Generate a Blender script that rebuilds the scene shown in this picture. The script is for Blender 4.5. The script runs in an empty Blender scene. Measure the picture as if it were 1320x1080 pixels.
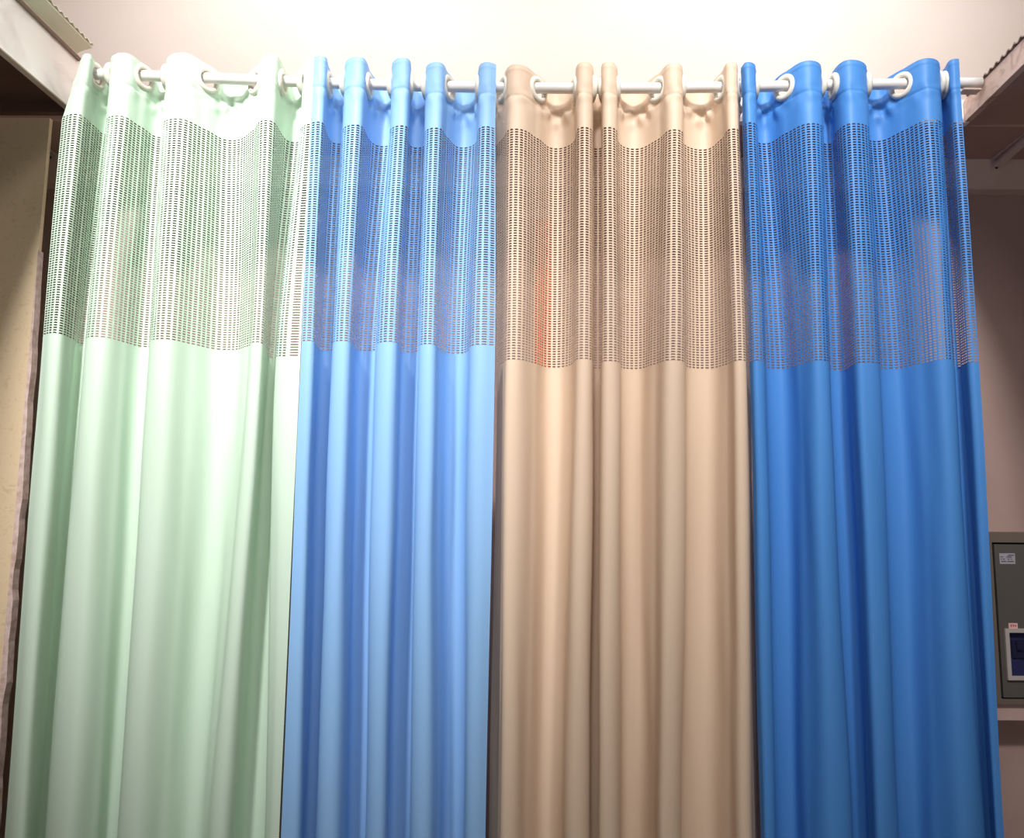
import bpy, bmesh, math, random
import numpy as np
from mathutils import Matrix, Vector

random.seed(4)
S = bpy.context.scene
COL = S.collection
PI = math.pi

# ------------------------------------------------------------------ camera
F_PX, CX, CY = 1010.0, 700.0, 540.0
PITCH, ROLL = math.radians(6.94), math.radians(0.35)
EYE = Vector((0.0, 0.0, 1.5))
R = (Matrix.Rotation(math.radians(90) + PITCH, 4, 'X') @ Matrix.Rotation(ROLL, 4, 'Z'))
RIGHT, UP, FWD = R.col[0].xyz, R.col[1].xyz, -R.col[2].xyz

cam_d = bpy.data.cameras.new('camera')
cam = bpy.data.objects.new('camera', cam_d)
COL.objects.link(cam)
cam.matrix_world = Matrix.Translation(EYE) @ R
cam_d.sensor_width = 36.0
cam_d.lens = F_PX / 1320 * 36.0
cam_d.shift_x = -(CX - 660) / 1320
cam_d.clip_start = 0.02
S.camera = cam


def x_at(px, Y, z):
    """world x of a point on plane Y at height z seen in photo column px"""
    k = (px - CX) / F_PX
    H = z - EYE.z
    return (k * (Y * FWD.y + H * FWD.z) - Y * RIGHT.y - H * RIGHT.z) / (RIGHT.x - k * FWD.x)


def at(px, py, Y):
    d = FWD + RIGHT * ((px - CX) / F_PX) + UP * ((CY - py) / F_PX)
    return EYE + d * (Y / d.y)


# ------------------------------------------------------------------ materials
def lin(rgb):
    out = []
    for c in rgb:
        c /= 255.0
        out.append(c / 12.92 if c <= 0.04045 else ((c + 0.055) / 1.055) ** 2.4)
    return (*out, 1.0)


def mat(name, rgb, rough=0.6, metal=0.0, spec=0.4):
    m = bpy.data.materials.new(name)
    m.use_nodes = True
    b = m.node_tree.nodes['Principled BSDF']
    b.inputs['Base Color'].default_value = lin(rgb)
    b.inputs['Roughness'].default_value = rough
    b.inputs['Metallic'].default_value = metal
    b.inputs['Specular IOR Level'].default_value = spec
    return m


def noisy(m, rgb2, scale, detail=6, lo=0.4, hi=0.65, stretch=(1, 1, 1), bump=0.0, dist=0.0):
    """blend a second tone into the base colour through a noise pattern"""
    nt = m.node_tree
    N, L = nt.nodes, nt.links
    b = N['Principled BSDF']
    tc = N.new('ShaderNodeTexCoord')
    mp = N.new('ShaderNodeMapping')
    mp.inputs['Scale'].default_value = stretch
    no = N.new('ShaderNodeTexNoise')
    no.inputs['Scale'].default_value = scale
    no.inputs['Detail'].default_value = detail
    no.inputs['Distortion'].default_value = dist
    cr = N.new('ShaderNodeValToRGB')
    cr.color_ramp.elements[0].position = lo
    cr.color_ramp.elements[1].position = hi
    cr.color_ramp.elements[0].color = b.inputs['Base Color'].default_value
    cr.color_ramp.elements[1].color = lin(rgb2)
    L.new(tc.outputs['Object'], mp.inputs['Vector'])
    L.new(mp.outputs['Vector'], no.inputs['Vector'])
    L.new(no.outputs['Fac'], cr.inputs['Fac'])
    L.new(cr.outputs['Color'], b.inputs['Base Color'])
    if bump:
        bp = N.new('ShaderNodeBump')
        bp.inputs['Strength'].default_value = bump
        bp.inputs['Distance'].default_value = 0.004
        L.new(no.outputs['Fac'], bp.inputs['Height'])
        L.new(bp.outputs['Normal'], b.inputs['Normal'])
    return m


def cloth_mat(name, rgb, trans=0.16, rough=0.5, sheen=0.0):
    m = mat(name, rgb, rough, 0, 0.35)
    nt = m.node_tree
    N, L = nt.nodes, nt.links
    b = N['Principled BSDF']
    b.inputs['Sheen Weight'].default_value = sheen
    b.inputs['Sheen Roughness'].default_value = 0.4
    t = N.new('ShaderNodeBsdfTranslucent')
    t.inputs['Color'].default_value = lin(rgb)
    mx = N.new('ShaderNodeMixShader')
    mx.inputs[0].default_value = trans
    # fine woven streaks running down the cloth
    tc = N.new('ShaderNodeTexCoord')
    mp = N.new('ShaderNodeMapping')
    mp.inputs['Scale'].default_value = (260, 260, 3)
    no = N.new('ShaderNodeTexNoise')
    no.inputs['Scale'].default_value = 1.0
    no.inputs['Detail'].default_value = 2
    bp = N.new('ShaderNodeBump')
    bp.inputs['Strength'].default_value = 0.06
    bp.inputs['Distance'].default_value = 0.002
    L.new(tc.outputs['Object'], mp.inputs['Vector'])
    L.new(mp.outputs['Vector'], no.inputs['Vector'])
    L.new(no.outputs['Fac'], bp.inputs['Height'])
    L.new(bp.outputs['Normal'], b.inputs['Normal'])
    L.new(b.outputs[0], mx.inputs[1])
    L.new(t.outputs[0], mx.inputs[2])
    L.new(mx.outputs[0], N['Material Output'].inputs['Surface'])
    return m


# ------------------------------------------------------------------ helpers
def link(name, me, m=None, parent=None):
    o = bpy.data.objects.new(name, me)
    COL.objects.link(o)
    if m:
        me.materials.append(m)
    if parent:
        o.parent = parent
        o.matrix_parent_inverse = Matrix.Translation(-Vector(parent.location))
    return o


def np_mesh(name, verts, faces, smooth=True):
    me = bpy.data.meshes.new(name)
    me.from_pydata([tuple(v) for v in verts], [], [tuple(int(i) for i in f) for f in faces])
    if smooth:
        me.polygons.foreach_set('use_smooth', [True] * len(me.polygons))
    me.update()
    return me


def bm_obj(name, bm, m, parent=None, smooth=False, bevel=0.0):
    if bevel:
        bmesh.ops.bevel(bm, geom=bm.edges[:], offset=bevel, segments=2, affect='EDGES', clamp_overlap=True)
    bmesh.ops.recalc_face_normals(bm, faces=bm.faces[:])
    me = bpy.data.meshes.new(name)
    bm.to_mesh(me)
    bm.free()
    if smooth:
        me.polygons.foreach_set('use_smooth', [True] * len(me.polygons))
    return link(name, me, m, parent)


def add_box(bm, x0, x1, y0, y1, z0, z1):
    vs = [bm.verts.new((x, y, z)) for x in (x0, x1) for y in (y0, y1) for z in (z0, z1)]
    for f in ((0, 1, 3, 2), (4, 6, 7, 5), (0, 4, 5, 1), (2, 3, 7, 6), (0, 2, 6, 4), (1, 5, 7, 3)):
        bm.faces.new([vs[i] for i in f])


def box(name, x0, x1, y0, y1, z0, z1, m, parent=None, bevel=0.0):
    bm = bmesh.new()
    add_box(bm, x0, x1, y0, y1, z0, z1)
    return bm_obj(name, bm, m, parent, bevel=bevel)


def tube(bm, pts, r, seg=20, cap=True):
    rings = []
    for i, p in enumerate(pts):
        p = Vector(p)
        a = Vector(pts[max(i - 1, 0)])
        b = Vector(pts[min(i + 1, len(pts) - 1)])
        t = (b - a).normalized()
        u = t.cross(Vector((0, 0, 1)))
        if u.length < 1e-4:
            u = t.cross(Vector((0, 1, 0)))
        u.normalize()
        v = t.cross(u)
        rings.append([bm.verts.new(p + (u * math.cos(q) + v * math.sin(q)) * r)
                      for q in [2 * PI * k / seg for k in range(seg)]])
    for a, b in zip(rings, rings[1:]):
        for k in range(seg):
            bm.faces.new((a[k], a[(k + 1) % seg], b[(k + 1) % seg], b[k]))
    if cap:
        bm.faces.new(rings[0][::-1])
        bm.faces.new(rings[-1])


def empty(name, loc, label, cat, group=None, rz=0.0):
    o = bpy.data.objects.new(name, None)
    COL.objects.link(o)
    o.location = loc
    o['label'] = label
    o['category'] = cat
    if group:
        o['group'] = group
    return o


def struct(o):
    o['kind'] = 'structure'
    return o


# ------------------------------------------------------------------ material set
M = {}
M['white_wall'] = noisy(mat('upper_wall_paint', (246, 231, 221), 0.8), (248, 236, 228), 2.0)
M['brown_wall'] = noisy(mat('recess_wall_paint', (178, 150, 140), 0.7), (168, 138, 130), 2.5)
M['brown_beam'] = noisy(mat('beam_paint', (226, 200, 186), 0.7), (210, 182, 170), 3)
M['soffit'] = noisy(mat('soffit_board', (180, 148, 136), 0.8), (164, 130, 122), 3)
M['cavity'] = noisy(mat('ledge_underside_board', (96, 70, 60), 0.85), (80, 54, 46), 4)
M['floor'] = noisy(mat('floor_tile', (214, 204, 194), 0.5), (204, 194, 184), 3)
M['room'] = mat('room_paint', (150, 142, 136), 0.85)
M['marble'] = noisy(mat('marble_board', (250, 242, 238), 0.45), (238, 226, 222), 9, 8, 0.5, 0.68, (1, 0.5, 1), dist=2.0)
M['marble_warm'] = noisy(mat('warm_marble_board', (222, 194, 178), 0.5), (196, 160, 146), 26, 8, 0.5, 0.66, (1, 0.6, 1), dist=2.0)
M['board_edge'] = mat('board_edge', (186, 166, 152), 0.7)
M['moulding'] = mat('moulding_metal', (224, 219, 198), 0.45, 0.0)
M['lip'] = mat('moulding_lip_paint', (128, 104, 92), 0.5)
M['sheet'] = mat('corrugated_sheet', (172, 152, 138), 0.6, 0.0)
M['gold'] = noisy(mat('gold_wallpaper', (222, 198, 164), 0.55), (210, 184, 148), 26, 5, 0.56, 0.7, (1, 1, 1), dist=3.5)
M['mauve'] = noisy(mat('wallpaper_edge', (214, 190, 184), 0.8), (186, 158, 146), 60, 4)
M['rod'] = mat('rod_plastic', (222, 219, 215), 0.35)
M['ring'] = mat('grommet_plastic', (218, 213, 200), 0.3)
M['steel'] = mat('painted_steel', (214, 194, 184), 0.5, 0.0)
M['dark'] = mat('dark_hole', (30, 24, 22), 0.8)
M['box_body'] = mat('box_frame_paint', (112, 99, 89), 0.55, 0.1)
M['box_door'] = noisy(mat('box_door_paint', (94, 90, 82), 0.45, 0.1), (90, 86, 79), 3)
M['box_gap'] = mat('box_gap_black', (18, 16, 14), 0.8)
M['paper'] = mat('paper_label', (160, 154, 162), 0.7)
M['ink'] = mat('ink', (70, 66, 74), 0.8)
M['red_paper'] = mat('pink_label', (226, 176, 172), 0.7)
M['red_ink'] = mat('red_ink', (150, 50, 46), 0.8)
M['bezel'] = mat('window_bezel', (176, 166, 160), 0.5)
M['blue_glass'] = mat('tinted_window', (44, 46, 84), 0.15)
M['breaker'] = mat('breaker_plastic', (34, 34, 60), 0.3)
M['sill'] = noisy(mat('sill_paint', (196, 164, 156), 0.7), (180, 148, 140), 4)
M['orange'] = mat('orange_fabric', (235, 92, 30), 0.8)

# ------------------------------------------------------------------ the setting
Z0 = EYE.z                        # heights below are given above the eye where handy
ZL = Z0 + 1.0                     # underside of the loft ledges
YB = 1.87                         # rear end of the side ledges
W = 2.5
struct(box('floor', -W, W, -2.6, 2.9, -0.1, 0.0, M['floor']))
struct(box('ceiling', -W, W, -2.6, 2.9, 3.75, 3.85, M['room']))
struct(box('wall_left', -W - 0.1, -W, -2.6, 2.9, 0, 3.75, M['room']))
struct(box('wall_right', W, W + 0.1, -2.6, 2.9, 0, 3.75, M['room']))
struct(box('wall_front', -W, W, -2.7, -2.6, 0, 3.75, M['room']))
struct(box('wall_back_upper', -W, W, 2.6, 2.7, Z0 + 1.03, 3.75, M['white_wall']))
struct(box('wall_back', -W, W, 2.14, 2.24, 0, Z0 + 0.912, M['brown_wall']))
struct(box('trim_1', -1.19, 1.085, 1.895, 1.915, ZL, ZL + 0.062, M['marble']))     # lintel across the back
struct(box('trim_2', -W, W, 1.915, 2.6, ZL, ZL + 0.03, M['soffit']))                     # soffit and loft deck
struct(box('trim_3', -W, W, 2.10, 2.24, Z0 + 0.912, ZL, M['brown_beam']))                # beam under the soffit
struct(box('wall_left_return', -W, -1.268, YB + 0.03, YB + 0.042, 0, ZL, M['gold']))
# ragged torn edge of the wallpaper
bm = bmesh.new()
n = 90
prev = None
for i in range(n + 1):
    z = 0.0 + ZL * i / n * 0.86
    w = 0.012 + 0.003 * math.sin(i * 0.7) * math.sin(i * 0.31) + random.uniform(-0.0012, 0.0012)
    w *= min(1.0, (n - i + 0.5) / 22)
    row = [bm.verts.new(c) for c in ((-1.268, YB + 0.028, z), (-1.268 + w, YB + 0.028, z),
                                     (-1.268 + w, YB + 0.05, z), (-1.268, YB + 0.05, z))]
    if prev:
        for k in range(4):
            bm.faces.new((prev[k], prev[(k + 1) % 4], row[(k + 1) % 4], row[k]))
    else:
        bm.faces.new(row)
    prev = row
bm.faces.new(prev[::-1])
struct(bm_obj('trim_4', bm, M['mauve']))


# ------------------------------------------------------------------ loft ledges
def corrugated(x0, x1, y0, y1, z, amp, period, th):
    n = int((y1 - y0) / period * 10)
    vs, fs = [], []
    for i in range(n + 1):
        y = y0 + (y1 - y0) * i / n
        h = z + amp * math.sin(2 * PI * y / period)
        vs += [(x0, y, h), (x1, y, h), (x0, y, h + th), (x1, y, h + th)]
    for i in range(n):
        a, b = i * 4, i * 4 + 4
        fs += [(a, b, b + 1, a + 1), (a + 2, a + 3, b + 3, b + 2), (a, a + 2, b + 2, b), (a + 1, b + 1, b + 3, a + 3)]
    fs += [(0, 1, 3, 2), (n * 4, n * 4 + 2, n * 4 + 3, n * 4 + 1)]
    return np_mesh('corrugated_sheet', vs, fs, smooth=False)


def extrude_profile(pts, y0, y1, y1_fn=None):
    """closed (x,z) outline pushed along y"""
    bm = bmesh.new()
    a = [bm.verts.new((x, y0, z)) for x, z in pts]
    b = [bm.verts.new((x, y1 + (y1_fn(x, z) if y1_fn else 0), z)) for x, z in pts]
    k = len(pts)
    for i in range(k):
        bm.faces.new((a[i], a[(i + 1) % k], b[(i + 1) % k], b[i]))
    bm.faces.new(a[::-1])
    bm.faces.new(b)
    return bm


XL, XR = -1.184, 1.070
Y0 = -1.2
ll = empty('loft_ledge', (XL, YB, ZL),
           'pale marble-patterned ledge with a metal moulding above the green curtain', 'ledge')
box('fascia_board', XL - 0.016, XL, Y0, YB, ZL, ZL + 0.138, M['marble'], ll)
box('fascia_edge', XL - 0.0165, XL - 0.0005, Y0, YB - 0.001, ZL - 0.003, ZL + 0.0005, M['board_edge'], ll)
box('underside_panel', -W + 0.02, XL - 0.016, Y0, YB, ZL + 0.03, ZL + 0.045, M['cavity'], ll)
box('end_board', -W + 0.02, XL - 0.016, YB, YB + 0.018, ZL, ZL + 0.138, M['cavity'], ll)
prof = [(XL - 0.016, ZL + 0.139), (XL + 0.006, ZL + 0.139), (XL + 0.006, ZL + 0.143)]
for k in range(9):                                                       # hollow cove
    q = k / 8
    prof.append((XL - 0.004 + 0.040 * q ** 1.9, ZL + 0.144 + 0.022 * q))
prof += [(XL + 0.036, ZL + 0.169), (XL - 0.016, ZL + 0.169)]
bm_obj('moulding', extrude_profile(prof, Y0, YB - 0.012), M['moulding'], ll)
bm_obj('moulding_lip', extrude_profile([(XL, ZL + 0.132), (XL + 0.0075, ZL + 0.132), (XL + 0.0075, ZL + 0.140), (XL, ZL + 0.140)],
                                       Y0, YB - 0.008), M['lip'], ll)
link('corrugated_sheet', corrugated(XL - 0.3, XL + 0.039, Y0, YB - 0.012, ZL + 0.172, 0.003, 0.021, 0.002), M['moulding'], ll)
piv = Matrix.Rotation(math.radians(0.5), 4, 'Z')

rl = empty('loft_ledge', (XR, YB, ZL),
           'narrow pinkish marble-patterned ledge with corrugated edge above the electrical box', 'ledge')
box('fascia_board', XR, XR + 0.016, Y0, YB + 0.02, ZL, ZL + 0.056, M['marble_warm'], rl)
box('underside_panel', XR + 0.016, W - 0.12, Y0, YB + 0.04, ZL + 0.002, ZL + 0.02, M['soffit'], rl)
link('corrugated_sheet', corrugated(XR - 0.004, XR + 0.4, Y0, YB, ZL + 0.060, 0.0032, 0.025, 0.003), M['sheet'], rl)
rl.rotation_euler.z = -math.radians(1.6)


# ------------------------------------------------------------------ shelf brackets
def bracket(name, x, ytip, zt, ysp, label):
    """steel shelf bracket: wall plate, arm under the soffit, slanting brace and scroll work"""
    t = empty(name, (x, ytip, zt), label, 'bracket', 'shelf brackets under the loft')
    w = 0.014
    box('wall_plate', x - w, x + w, ytip - 0.004, ytip, zt - 0.012, ZL - 0.002, M['steel'], t, 0.001)
    box('arm', x - w, x + w, ytip - ysp, ytip - 0.004, ZL - 0.006, ZL - 0.0005, M['steel'], t, 0.001)
    bm = bmesh.new()
    a, b = Vector((x, ytip - 0.006, zt)), Vector((x, ytip - ysp + 0.01, ZL - 0.004))
    nrm = (b - a).cross(Vector((1, 0, 0))).normalized() * 0.004
    vs = []
    for p in (a, b):
        for sx in (-1, 1):
            for s in (-1, 1):
                vs.append(bm.verts.new(p + Vector((sx * w * 0.8, 0, 0)) + nrm * s))
    for f in ((0, 1, 3, 2), (4, 6, 7, 5), (0, 4, 5, 1), (2, 3, 7, 6), (0, 2, 6, 4), (1, 5, 7, 3)):
        bm.faces.new([vs[i] for i in f])
    bm_obj('brace', bm, M['steel'], t)
    for q in (0.25, 0.5, 0.75):
        bm = bmesh.new()
        p = a.lerp(b, q)
        rr = (ZL - 0.006 - p.z) * 0.42
        c = Vector((x, p.y, p.z + rr + 0.002))
        tube(bm, [c + Vector((0, math.cos(g) * rr, math.sin(g) * rr)) for g in [2 * PI * k / 20 for k in range(21)]], 0.0018, 8)
        bm_obj('scroll', bm, M['steel'], t, True)
    for zz in (zt - 0.004, ZL - 0.014):
        bm = bmesh.new()
        tube(bm, [(x, ytip - 0.0045, zz), (x, ytip - 0.0075, zz)], 0.004, 12)
        bm_obj('screw', bm, M['dark'], t, True)
    return t


pb = at(1283, 215, 2.10)
bracket('shelf_bracket', pb.x, 2.10, pb.z, 0.30, 'steel shelf bracket with scroll work under the right-hand ledge')
pb = at(67, 190, 2.10)
bracket('shelf_bracket', pb.x, 2.10, pb.z, 0.16, 'steel shelf bracket in the dark gap beside the green curtain')

# ------------------------------------------------------------------ curtain rod
YR = 1.80
rod_px = [(60, 94.5), (125, 96.5), (210, 98.7), (295, 101.6), (380, 105.0), (470, 108.8), (560, 111.6), (650, 113.2), (760, 113.8),
          (880, 113.0), (970, 111.6), (1060, 110.0), (1150, 108.4), (1240, 107.4), (1290, 107)]
rod_pts = [at(px, py, YR) for px, py in rod_px]
RX = np.array([p.x for p in rod_pts])
RZ = np.array([p.z for p in rod_pts])
coef = np.polyfit(RX, RZ, 5)


def rod_z(x):
    return float(np.polyval(coef, x))


XE = XL + 0.062
rod = empty('curtain_rod', (XL, YR, rod_z(XL)),
            'white plastic curtain rod spanning from ledge to ledge through the grommets', 'curtain rod')
bm = bmesh.new()
tube(bm, [(x, YR, rod_z(x)) for x in np.linspace(XE, XR - 0.005, 60)], 0.0128, 28)
bm_obj('pipe', bm, M['rod'], rod, True)
box('end_clip', XE - 0.002, XE + 0.022, YR - 0.002, YR + 0.095, rod_z(XE) - 0.0185, rod_z(XE) - 0.0135, M['steel'], rod, 0.001)
box('end_clip', XR - 0.050, XR - 0.006, YR - 0.004, YR + 0.022, rod_z(XR) - 0.0185, rod_z(XR) - 0.0145, M['steel'], rod, 0.001)

# ------------------------------------------------------------------ curtains
ZT, ZM, ZB = Z0 + 0.925, Z0 + 0.384, Z0 - 0.634
HEM = 0.11


def folds(P, per, flag):
    """smooth fold line through the rows of P (x, y): round at the front and back of every fold"""
    n = len(P)
    d = P[:, 1] - YR
    T = np.zeros_like(P)
    for i in range(n):
        a, b = P[max(i - 1, 0)], P[min(i + 1, n - 1)]
        t = (b - a) / max(np.linalg.norm(b - a), 1e-6)
        if 0 < i < n - 1 and abs(d[i]) > 0.025 and (d[i] - d[i - 1]) * (d[i + 1] - d[i]) <= 0:
            t = np.array([1.2, 0.0])
        elif flag[i]:
            q = flag[i] - 1                      # overhang: the fold doubles back a little
            t = np.array([-0.30 * q, np.sign(b[1] - a[1])])
            t /= np.linalg.norm(t)
        T[i] = t
    out = []
    for i in range(n - 1):
        p1, p2 = P[i], P[i + 1]
        L = np.linalg.norm(p2 - p1)
        for k in range(per + (i == n - 2)):
            t = k / per
            h00, h10 = 2 * t**3 - 3 * t**2 + 1, t**3 - 2 * t**2 + t
            h01, h11 = -2 * t**3 + 3 * t**2, t**3 - t**2
            out.append(h00 * p1 + h10 * L * T[i] + h01 * p2 + h11 * L * T[i + 1])
    return np.array(out)


class Drape:
    def __init__(self, ctrl, fronts, seed, rod_x=None):
        PER = 40
        self.rs = np.random.RandomState(seed)
        lv = []
        fl = [0 if len(c) < 5 else c[4] - 1 for c in ctrl]
        for z, ci in ((ZT, 0), (ZM, 1), (ZB, 2)):
            P = np.array([[x_at(c[ci], YR + c[3], z), YR + c[3]] for c in ctrl])
            if ci == 0:
                Q = P.copy()
                for k, px in (rod_x or {}).items():
                    Q[k, 0] = x_at(px, Q[k, 1], ZT + 0.13)
            lv.append(folds(P, PER, fl))
        self.T, self.Mi, self.B = lv
        self.Rl = folds(Q, PER, fl)
        seg = np.linalg.norm(np.diff(self.T, axis=0), axis=1)
        self.s = np.concatenate([[0], np.cumsum(seg)])
        self.L = self.s[-1]
        ks = sorted(fronts)
        su = np.array([self.s[k * PER] for k in ks])

        def prof(j, ci):
            return np.array([at(ctrl[k][ci], fronts[k][j], YR + ctrl[k][3]).z for k in ks])
        self.su, self.ztop, self.zt, self.zb = su, prof(0, 0), prof(1, 0), prof(2, 1)
        self.g = [self.s[i * PER] for i, c in enumerate(ctrl) if len(c) > 4]
        self.ph = self.rs.uniform(0, 6.28, 8)

    def z_top(self, s): return np.interp(s, self.su, self.ztop)
    def z_t(self, s): return np.interp(s, self.su, self.zt)
    def z_b(self, s): return np.interp(s, self.su, self.zb)

    def xy(self, s, z):
        T = np.stack([np.interp(s, self.s, self.T[:, k]) for k in (0, 1)], -1)
        Mi = np.stack([np.interp(s, self.s, self.Mi[:, k]) for k in (0, 1)], -1)
        B = np.stack([np.interp(s, self.s, self.B[:, k]) for k in (0, 1)], -1)
        z = np.asarray(z)[..., None]
        s1, s2 = (Mi - T) / (ZM - ZT), (B - Mi) / (ZB - ZM)
        sm = (s1 + s2) / 2

        def herm(a, ma, za, b, mb, zb):
            h = zb - za
            t = np.clip((z - za) / h, 0, 1)
            return ((2*t**3 - 3*t**2 + 1) * a + (t**3 - 2*t**2 + t) * h * ma + (-2*t**3 + 3*t**2) * b + (t**3 - t**2) * h * mb)
        p = np.where(z >= ZM, herm(T, s1, ZT, Mi, sm, ZM), herm(Mi, sm, ZM, B, s2, ZB))
        p = p + np.where(z < ZB, s2 * 0.4 * (z - ZB), 0.0)
        Rl = np.stack([np.interp(s, self.s, self.Rl[:, k]) for k in (0, 1)], -1)
        return p + (Rl - T) * np.clip((z - ZT) / 0.13, 0, 1.5)

    def pos(self, s, z, off=0.0):
        """points of the cloth, pushed off along the cloth normal"""
        s = np.asarray(s, float)
        z = np.asarray(z, float)
        p = self.xy(s, z)
        e = 0.004
        d = self.xy(np.clip(s + e, 0, self.L), z) - self.xy(np.clip(s - e, 0, self.L), z)
        nrm = np.stack([d[..., 1], -d[..., 0]], -1)
        nrm /= np.maximum(np.linalg.norm(nrm, axis=-1, keepdims=True), 1e-6)
        a = self.ph
        w = 0.0007 * (np.sin(s * 47 + z * 5 + a[0]) + np.sin(s * 31 - z * 7 + a[1]) + np.sin(s * 83 + 3 * np.sin(z * 4 + a[2]) + a[3]))
        w = w * np.clip((ZT - z) / 0.3, 0.15, 1)
        p = p + nrm * (w + off)[..., None]
        return np.concatenate([p, np.broadcast_to(z, p.shape[:-1])[..., None]], -1)

    # -- solid header strip with eyelets cut out
    def header(self):
        nc, nr = int(self.L / 0.0035), 60
        s = np.linspace(0, self.L, nc + 1)
        v = np.linspace(0, 1, nr + 1)
        Sg, Vg = np.meshgrid(s, v, indexing='ij')
        zt, zb = self.z_top(Sg), self.z_t(Sg) - 0.0005
        Zg = zt + (zb - zt) * Vg
        below = zt - Zg                                         # distance under the top edge
        a = self.ph
        off = np.where(below < 0.076, 0.0005, 0.0)
        off += 0.0008 * np.exp(-((below - 0.010) / 0.003) ** 2)
        off -= 0.0011 * np.exp(-((below - 0.076) / 0.003) ** 2)
        # crumpled backing of the tape where the cloth bends behind the rod
        dep = np.interp(Sg, self.s, self.T[:, 1]) - YR
        back = np.clip(dep / 0.05, 0, 1)
        crinkle = (np.sin(Sg * 120 + Zg * 90 + a[4]) + np.sin(Sg * 70 - Zg * 150 + a[5]) + np.sin(Sg * 190 + Zg * 40 + a[6]))
        band = np.exp(-((below - 0.078) / 0.026) ** 2)
        off += band * (0.0006 + 0.0022 * back) * crinkle
        off += band * back * 0.006
        P = self.pos(Sg, Zg, off)
        verts = P.reshape(-1, 3)
        idx = np.arange((nc + 1) * (nr + 1)).reshape(nc + 1, nr + 1)
        sc = 0.5 * (Sg[:-1, :-1] + Sg[1:, 1:])
        zc = 0.5 * (Zg[:-1, :-1] + Zg[1:, 1:])
        keep = np.ones_like(sc, bool)
        for gs in self.g:
            gx = np.interp(gs, self.s, self.T[:, 0])
            keep &= ((sc - gs) ** 2 + (zc - (rod_z(gx) - 0.005)) ** 2) > 0.0240 ** 2
        q = np.stack([idx[:-1, :-1], idx[:-1, 1:], idx[1:, 1:], idx[1:, :-1]], -1)[keep]
        return np_mesh('header', verts, q)

    # -- open net band: every hole is a real opening
    def net(self, nc=None, nr=90):
        nc = nc or int(round(self.L / 0.0122))
        sE = np.linspace(0, self.L, nc + 1)
        ws = self.L / nc

        def zz(s, v):
            return self.z_t(s) + (self.z_b(s) - self.z_t(s)) * v
        gs, gv = np.meshgrid(sE, np.linspace(0, 1, nr + 1), indexing='ij')
        corner = self.pos(gs, zz(gs, gv))
        ms, mv = np.meshgrid(sE, (np.arange(nr) + 0.5) / nr, indexing='ij')
        mid = self.pos(ms, zz(ms, mv))
        cs, cv = np.meshgrid(sE[:-1] + ws / 2, (np.arange(nr) + 0.5) / nr, indexing='ij')
        a, b = 0.36, 0.28
        hex_ = [(-a, 0), (-a * 0.74, -b), (a * 0.74, -b), (a, 0), (a * 0.74, b), (-a * 0.74, b)]
        holes = np.stack([self.pos(cs + ws * hx, zz(cs + ws * hx, cv + hy / nr)) for hx, hy in hex_], 2)
        c0 = 0
        m0 = corner.shape[0] * corner.shape[1]
        h0 = m0 + mid.shape[0] * mid.shape[1]
        verts = np.vstack([corner.reshape(-1, 3), mid.reshape(-1, 3), holes.reshape(-1, 3)])
        I, J = np.meshgrid(np.arange(nc), np.arange(nr), indexing='ij')
        C = lambda i, j: c0 + i * (nr + 1) + j
        Md = lambda i, j: m0 + i * nr + j
        Hh = lambda i, j, k: h0 + (i * nr + j) * 6 + k
        ring = [Md(I, J), C(I, J), C(I + 1, J), Md(I + 1, J), C(I + 1, J + 1), C(I, J + 1)]
        qs = []
        for k in range(6):
            k2 = (k + 1) % 6
            qs.append(np.stack([ring[k], Hh(I, J, k), Hh(I, J, k2), ring[k2]], -1).reshape(-1, 4))
        return np_mesh('net_panel', verts, np.vstack(qs))

    def lower(self):
        nc, nr = int(self.L / 0.006), 64
        s = np.linspace(0, self.L, nc + 1)
        Sg, Vg = np.meshgrid(s, np.linspace(0, 1, nr + 1), indexing='ij')
        zt = self.z_b(Sg) + 0.0005
        Zg = zt + (HEM - zt) * Vg
        P = self.pos(Sg, Zg)
        idx = np.arange((nc + 1) * (nr + 1)).reshape(nc + 1, nr + 1)
        q = np.stack([idx[:-1, :-1], idx[:-1, 1:], idx[1:, 1:], idx[1:, :-1]], -1).reshape(-1, 4)
        return np_mesh('cloth_panel', P.reshape(-1, 3), q)


# one moulded plastic eyelet ring, axis along local Y
def ring_mesh():
    prof = [(0.0205, -0.0050), (0.0225, -0.0068), (0.0265, -0.0072), (0.0300, -0.0058), (0.0325, -0.0030), (0.0328, 0.0),
            (0.0325, 0.0030), (0.0300, 0.0058), (0.0265, 0.0072), (0.0225, 0.0068), (0.0205, 0.0050), (0.0198, 0.0)]
    n = 48
    vs, fs = [], []
    for i in range(n):
        q = 2 * PI * i / n
        for r, y in prof:
            vs.append((r * math.cos(q), y, r * math.sin(q)))
    k = len(prof)
    for i in range(n):
        for j in range(k):
            a, b = i * k, ((i + 1) % n) * k
            fs.append((a + j, a + (j + 1) % k, b + (j + 1) % k, b + j))
    me = np_mesh('grommet', vs, fs)
    me.materials.append(M['ring'])
    return me


RING = ring_mesh()

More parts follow.
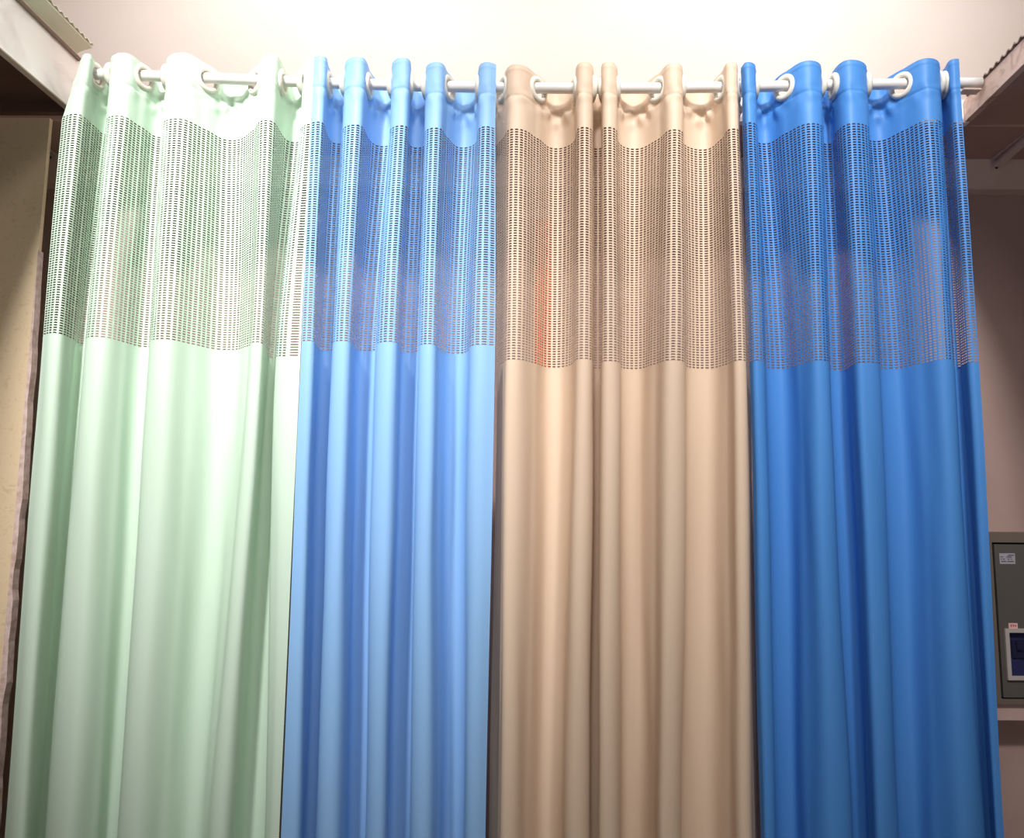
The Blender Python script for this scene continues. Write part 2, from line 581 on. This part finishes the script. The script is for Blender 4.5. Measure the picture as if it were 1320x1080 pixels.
G, E, O = 1, 2, 3   # the cloth runs through an eyelet: slanting, straight back, or doubling back
green = [(80, 54, 9, -.035), (97, 70, 25, -.05), (119, 93, 46, 0, G), (139, 107, 57, .05), (142, 114.5, 67, 0, O), (152, 126, 85, -.05),
         (181, 160, 125, 0, G), (206, 188, 148, .05), (212, 195, 157, 0, E), (229, 212, 172, -.05), (264, 250, 212, 0, G),
         (297, 290, 250, .055), (327, 319, 268, 0, G), (344, 333, 283, -.05), (361, 344, 306, 0, E), (379, 352, 327, .055),
         (389, 359, 345, 0, O), (394, 368, 350, -.04), (401, 388, 361, -.045)]
green_f = {1: (69, 146, 430), 5: (68, 148, 435), 9: (68, 152, 438), 13: (70, 154, 442), 17: (72, 160, 460)}
sky = [(401.5, 388.5, 363.5, -.045), (410, 398, 378, -.05), (421, 408, 392, 0, E), (436, 421, 403, .055), (444, 431, 411, 0, O),
       (459, 443, 425, -.05), (473, 457, 447, 0, E), (494, 471, 461, .058), (505, 486, 474.5, 0, O), (518, 503, 487, -.05),
       (527, 516, 500, 0, O), (537, 527, 514, .058), (549, 541, 530, 0, O), (562, 553, 546, -.05), (577, 567, 566, 0, G),
       (597, 586, 584, .055), (616, 604, 599, 0, E), (627, 620, 611, -.05), (638.5, 638, 626, -.04)]
sky_f = {1: (72, 156, 440), 5: (73, 160, 440), 9: (74, 161, 441), 13: (80, 164, 444), 17: (80, 162, 445)}
beige = [(636, 640, 631, .055), (648, 648, 644, 0, G), (664, 660, 653, -.05), (693, 690, 680, 0, G), (717, 715, 706, .055),
         (742, 739, 725, 0, E), (753, 752, 741, -.05), (763, 763, 759, 0, O), (769.5, 769, 766, .06), (777, 775, 773, 0, O),
         (784, 785, 780, -.05), (796, 799, 800, 0, E), (817, 816, 815, .055), (849, 843, 843, 0, G), (870, 868, 858, -.05),
         (880, 884, 878, 0, E), (906, 908, 908, .055), (930, 937, 940, 0, G), (945, 953, 960, -.05), (952, 963, 971, 0, G), (954, 966, 975, .03)]
beige_f = {2: (83, 165, 464), 6: (80, 163, 463), 10: (80, 163, 466), 14: (81, 166, 465), 18: (80, 165, 465)}
royal = [(957, 966, 979, -.025), (966, 975, 989, -.05), (974, 985, 997, 0, E), (985, 1003, 1018, .055), (1013, 1030, 1040, 0, G),
         (1047, 1056, 1076, -.05), (1058, 1065, 1094, 0, O), (1068, 1081, 1109, .055), (1077, 1095, 1120, 0, E), (1100, 1112, 1137, -.05),
         (1119, 1132, 1155, 0, E), (1130, 1152, 1175, .05), (1165, 1185, 1205, 0, G), (1201, 1219, 1246, -.05), (1211, 1222, 1263, 0, O),
         (1216, 1234, 1274, .03), (1221, 1239, 1277, 0, E), (1236, 1255, 1287, -.045), (1241, 1261, 1293, -.045)]
royal_f = {1: (80, 157, 465), 5: (78, 158, 465), 9: (77, 158, 468), 13: (75, 153, 463), 17: (76, 156, 467)}

EDGE = {1: {0: 101, 1: 109}}        # the green curtain is drawn in at the rod, beside the ledge
GRP = 'grommet curtains with a net band hanging side by side on the rod'
for seed, ctrl, fr, rgb, tone, label in (
        (1, green, green_f, (206, 227, 208), 'pale_green', 'pale mint green grommet curtain with net band, leftmost on the rod'),
        (2, sky, sky_f, (146, 191, 238), 'sky_blue', 'light sky blue grommet curtain with net band, between green and beige'),
        (3, beige, beige_f, (221, 197, 173), 'beige', 'beige grommet curtain with net band, between the two blue curtains'),
        (4, royal, royal_f, (78, 142, 214), 'royal_blue', 'deep royal blue grommet curtain with net band, rightmost on the rod')):
    D = Drape(ctrl, fr, seed, EDGE.get(seed))
    mt = cloth_mat(tone + '_cloth', rgb)
    xm = float(D.T[len(D.T) // 2, 0])
    t = empty('grommet_curtain', (xm, YR, HEM), label, 'curtain', GRP)
    link('header', D.header(), mt, t)
    link('net_panel', D.net(), mt, t)
    link('cloth_panel', D.lower(), mt, t)
    for gs in D.g:
        x = float(np.interp(gs, D.s, D.T[:, 0]))
        d = D.xy(np.array([min(gs + .006, D.L)]), np.array([ZT]))[0] - D.xy(np.array([max(gs - .006, 0)]), np.array([ZT]))[0]
        ang = math.atan2(d[1], d[0])
        o = bpy.data.objects.new('grommet', RING)
        COL.objects.link(o)
        o.parent = t
        o.location = (x - xm, 0.0, rod_z(x) - 0.005 - HEM)
        o.rotation_euler.z = ang

# ------------------------------------------------------------------ electrical box on the rear wall
YE = 2.14
p0 = at(1273, 686, 2.06)
p1 = at(1279, 908, 2.06)
x0, ztop, zbot = p0.x, p0.z, p1.z
wbx = 0.36
eb = empty('electrical_box', (x0 + wbx / 2, YE, zbot), 'grey-brown metal electrical box with a dark window on the right rear wall', 'electrical box')
fr = 0.026
bm = bmesh.new()
add_box(bm, x0 - 0.02, x0 + wbx, 2.065, YE, ztop - fr, ztop)
add_box(bm, x0 - 0.02, x0 + wbx, 2.065, YE, zbot, zbot + fr * 0.5)
add_box(bm, x0 - 0.02, x0 + 0.012, 2.065, YE, zbot + fr * 0.5, ztop - fr)
add_box(bm, x0 + wbx - 0.012, x0 + wbx, 2.065, YE, zbot + fr * 0.5, ztop - fr)
add_box(bm, x0 + 0.012, x0 + wbx - 0.012, 2.102, YE, zbot + fr * 0.5, ztop - fr)
bm_obj('frame', bm, M['box_body'], eb)
dx0, dx1, dz0, dz1 = x0 + 0.016, x0 + wbx - 0.016, zbot + fr * 0.5 + 0.004, ztop - fr - 0.005
# door with a window opening
wx0 = at(1300, 840, 2.062).x
wz1, wz0 = at(1305, 814, 2.062).z, at(1305, 872, 2.062).z
wx1 = wx0 + 0.14
bm = bmesh.new()
add_box(bm, dx0, wx0, 2.062, 2.08, dz0, dz1)
add_box(bm, wx1, dx1, 2.062, 2.08, dz0, dz1)
add_box(bm, wx0, wx1, 2.062, 2.08, wz1, dz1)
add_box(bm, wx0, wx1, 2.062, 2.08, dz0, wz0)
door = bm_obj('door', bm, M['box_door'], eb)
box('gap_backing', dx0 - 0.004, dx1 + 0.004, 2.076, 2.102, dz0 - 0.004, dz1 + 0.005, M['box_gap'], eb)  # plain black sheet behind the door, showing as the gap line
b_ = 0.008
bm = bmesh.new()
add_box(bm, wx0 - b_, wx0 + 0.002, 2.0565, 2.063, wz0 - b_, wz1 + b_)
add_box(bm, wx1 - 0.002, wx1 + b_, 2.0565, 2.063, wz0 - b_, wz1 + b_)
add_box(bm, wx0 + 0.002, wx1 - 0.002, 2.0565, 2.063, wz1 - 0.002, wz1 + b_)
add_box(bm, wx0 + 0.002, wx1 - 0.002, 2.0565, 2.063, wz0 - b_, wz0 + 0.002)
bm_obj('window_bezel', bm, M['bezel'], eb)
box('window_pane', wx0, wx1, 2.069, 2.073, wz0, wz1, M['blue_glass'], eb)
for k in range(3):
    bx = wx0 + 0.012 + k * 0.042
    br = box('breaker', bx, bx + 0.036, 2.065, 2.0695, wz0 + 0.045, wz1 - 0.022, M['breaker'], eb, 0.001)
    box('toggle', bx + 0.010, bx + 0.026, 2.0605, 2.0655, wz0 + 0.065, wz0 + 0.088, M['breaker'], br, 0.001)
# paper labels (their print is too small to read in the photo: plain ink strokes)
pa, pc = at(1288, 713, 2.0615), at(1309, 727, 2.0615)
lab = box('label_sticker', pa.x, pc.x, 2.0612, 2.0621, pc.z, pa.z, M['paper'], eb)
hw, hh = pc.x - pa.x, pa.z - pc.z
bm = bmesh.new()
for u0, u1, v in ((.08, .22, .30), (.45, .78, .30), (.08, .14, .50), (.22, .32, .50), (.52, .62, .50), (.70, .78, .50),
                  (.10, .40, .72), (.48, .90, .72), (.55, .92, .14)):
    add_box(bm, pa.x + hw * u0, pa.x + hw * u1, 2.0606, 2.0613, pa.z - hh * (v + .07), pa.z - hh * v)
bm_obj('print', bm, M['ink'], lab)
pa, pc = at(1300, 803, 2.0615), at(1312, 810, 2.0615)
lab = box('warning_label', pa.x, pc.x, 2.0612, 2.0621, pc.z, pa.z, M['red_paper'], eb)
hw, hh = pc.x - pa.x, pa.z - pc.z
bm = bmesh.new()
for u0, u1, v0, v1 in ((.18, .36, .30, .42), (.22, .30, .42, .75), (.42, .60, .30, .42), (.48, .54, .42, .75), (.66, .84, .35, .48), (.72, .78, .48, .78)):
    add_box(bm, pa.x + hw * u0, pa.x + hw * u1, 2.0606, 2.0613, pa.z - hh * v1, pa.z - hh * v0)
bm_obj('print', bm, M['red_ink'], lab)
struct(box('trim_5', x0 - 0.2, W, 2.075, 2.14, zbot - 0.042, zbot - 0.001, M['sill']))      # wall sill under the box

# orange cloth strip glimpsed through the beige net
po, pq = at(691, 282, 2.13), at(712, 282, 2.13)
bm = bmesh.new()
n = 30
zt_, zb_ = po.z, po.z - 0.85
rows = []
for i in range(n + 1):
    z = zt_ + (zb_ - zt_) * i / n
    yy = 2.125 + 0.004 * math.sin(i * 0.5)
    rows.append([bm.verts.new((po.x + (pq.x - po.x) * k / 4, yy + 0.003 * math.sin(k * 1.5) + dy, z)) for dy in (0, 0.004) for k in range(5)])
for a, b in zip(rows, rows[1:]):
    for k in range(4):
        bm.faces.new((a[k], a[k + 1], b[k + 1], b[k]))
        bm.faces.new((a[5 + k], b[5 + k], b[6 + k], a[6 + k]))
    bm.faces.new((a[0], b[0], b[5], a[5]))
    bm.faces.new((a[4], a[9], b[9], b[4]))
for r_ in (rows[0], rows[-1]):
    for k in range(4):
        bm.faces.new((r_[k], r_[k + 1], r_[6 + k], r_[5 + k]))
o = bm_obj('hanging_strip', bm, M['orange'], None, True)
o['label'] = 'narrow orange-red strip on the rear wall, glimpsed through the beige net band'
o['category'] = 'strip'

# ------------------------------------------------------------------ light
def area(name, loc, tgt, size, power, rgb=(1, .98, .965), sy=None):
    l = bpy.data.lights.new(name, 'AREA')
    l.energy = power
    l.size = size
    if sy:
        l.shape = 'RECTANGLE'
        l.size_y = sy
    l.color = rgb
    o = bpy.data.objects.new(name, l)
    COL.objects.link(o)
    o.location = loc
    o.rotation_euler = (Vector(tgt) - Vector(loc)).to_track_quat('-Z', 'Y').to_euler()
    return o


def spot(name, loc, tgt, cone, power, rgb=(1, .98, .965), rad=0.12):
    l = bpy.data.lights.new(name, 'SPOT')
    l.energy = power
    l.spot_size = math.radians(cone)
    l.spot_blend = 1.0
    l.shadow_soft_size = rad
    l.color = rgb
    o = bpy.data.objects.new(name, l)
    COL.objects.link(o)
    o.location = loc
    o.rotation_euler = (Vector(tgt) - Vector(loc)).to_track_quat('-Z', 'Y').to_euler()
    return o


spot('ceiling_spot_left', (-0.95, 0.0, 3.6), (-0.74, 1.8, 2.0), 43, 570)
spot('fill_spot_middle', (-0.10, 0.0, 3.6), (0.0, 1.8, 2.1), 56, 110)  # added spot without a known fixture, lifts the sky blue and beige curtains
spot('ceiling_spot_right', (0.70, 0.0, 3.6), (0.62, 1.8, 2.08), 52, 250)
area('ceiling_lamp', (0.0, -0.6, 3.7), (0.0, -0.5, 0.0), 0.9, 9)
area('front_fill_light', (0.0, -2.45, 1.7), (0.0, 1.8, 1.9), 2.6, 12, sy=1.6)  # added fill from the front, no opening there; brightens recess and gold wall
area('overhead_fill_middle', (0.15, 0.9, 3.72), (0.15, 0.95, 0.0), 0.9, 15)  # added overhead fill for the ledge fascias, not a known lamp
area('ceiling_lamp_rear_left', (-0.85, 1.9, 3.72), (-0.85, 2.55, 2.7), 1.1, 21, sy=0.4)
area('ceiling_lamp_rear_right', (0.85, 1.9, 3.72), (0.85, 2.55, 2.7), 1.1, 21, sy=0.4)

w = bpy.data.worlds.new('world')
S.world = w
w.use_nodes = True
w.node_tree.nodes['Background'].inputs[0].default_value = lin((255, 244, 232))
w.node_tree.nodes['Background'].inputs[1].default_value = 0.2

S.view_settings.view_transform = 'Standard'
S.view_settings.look = 'None'
S.view_settings.gamma = 1.0
S.view_settings.exposure = 0.0
S.view_settings.use_curve_mapping = False
S.cycles.max_bounces = 8
S.cycles.diffuse_bounces = 5
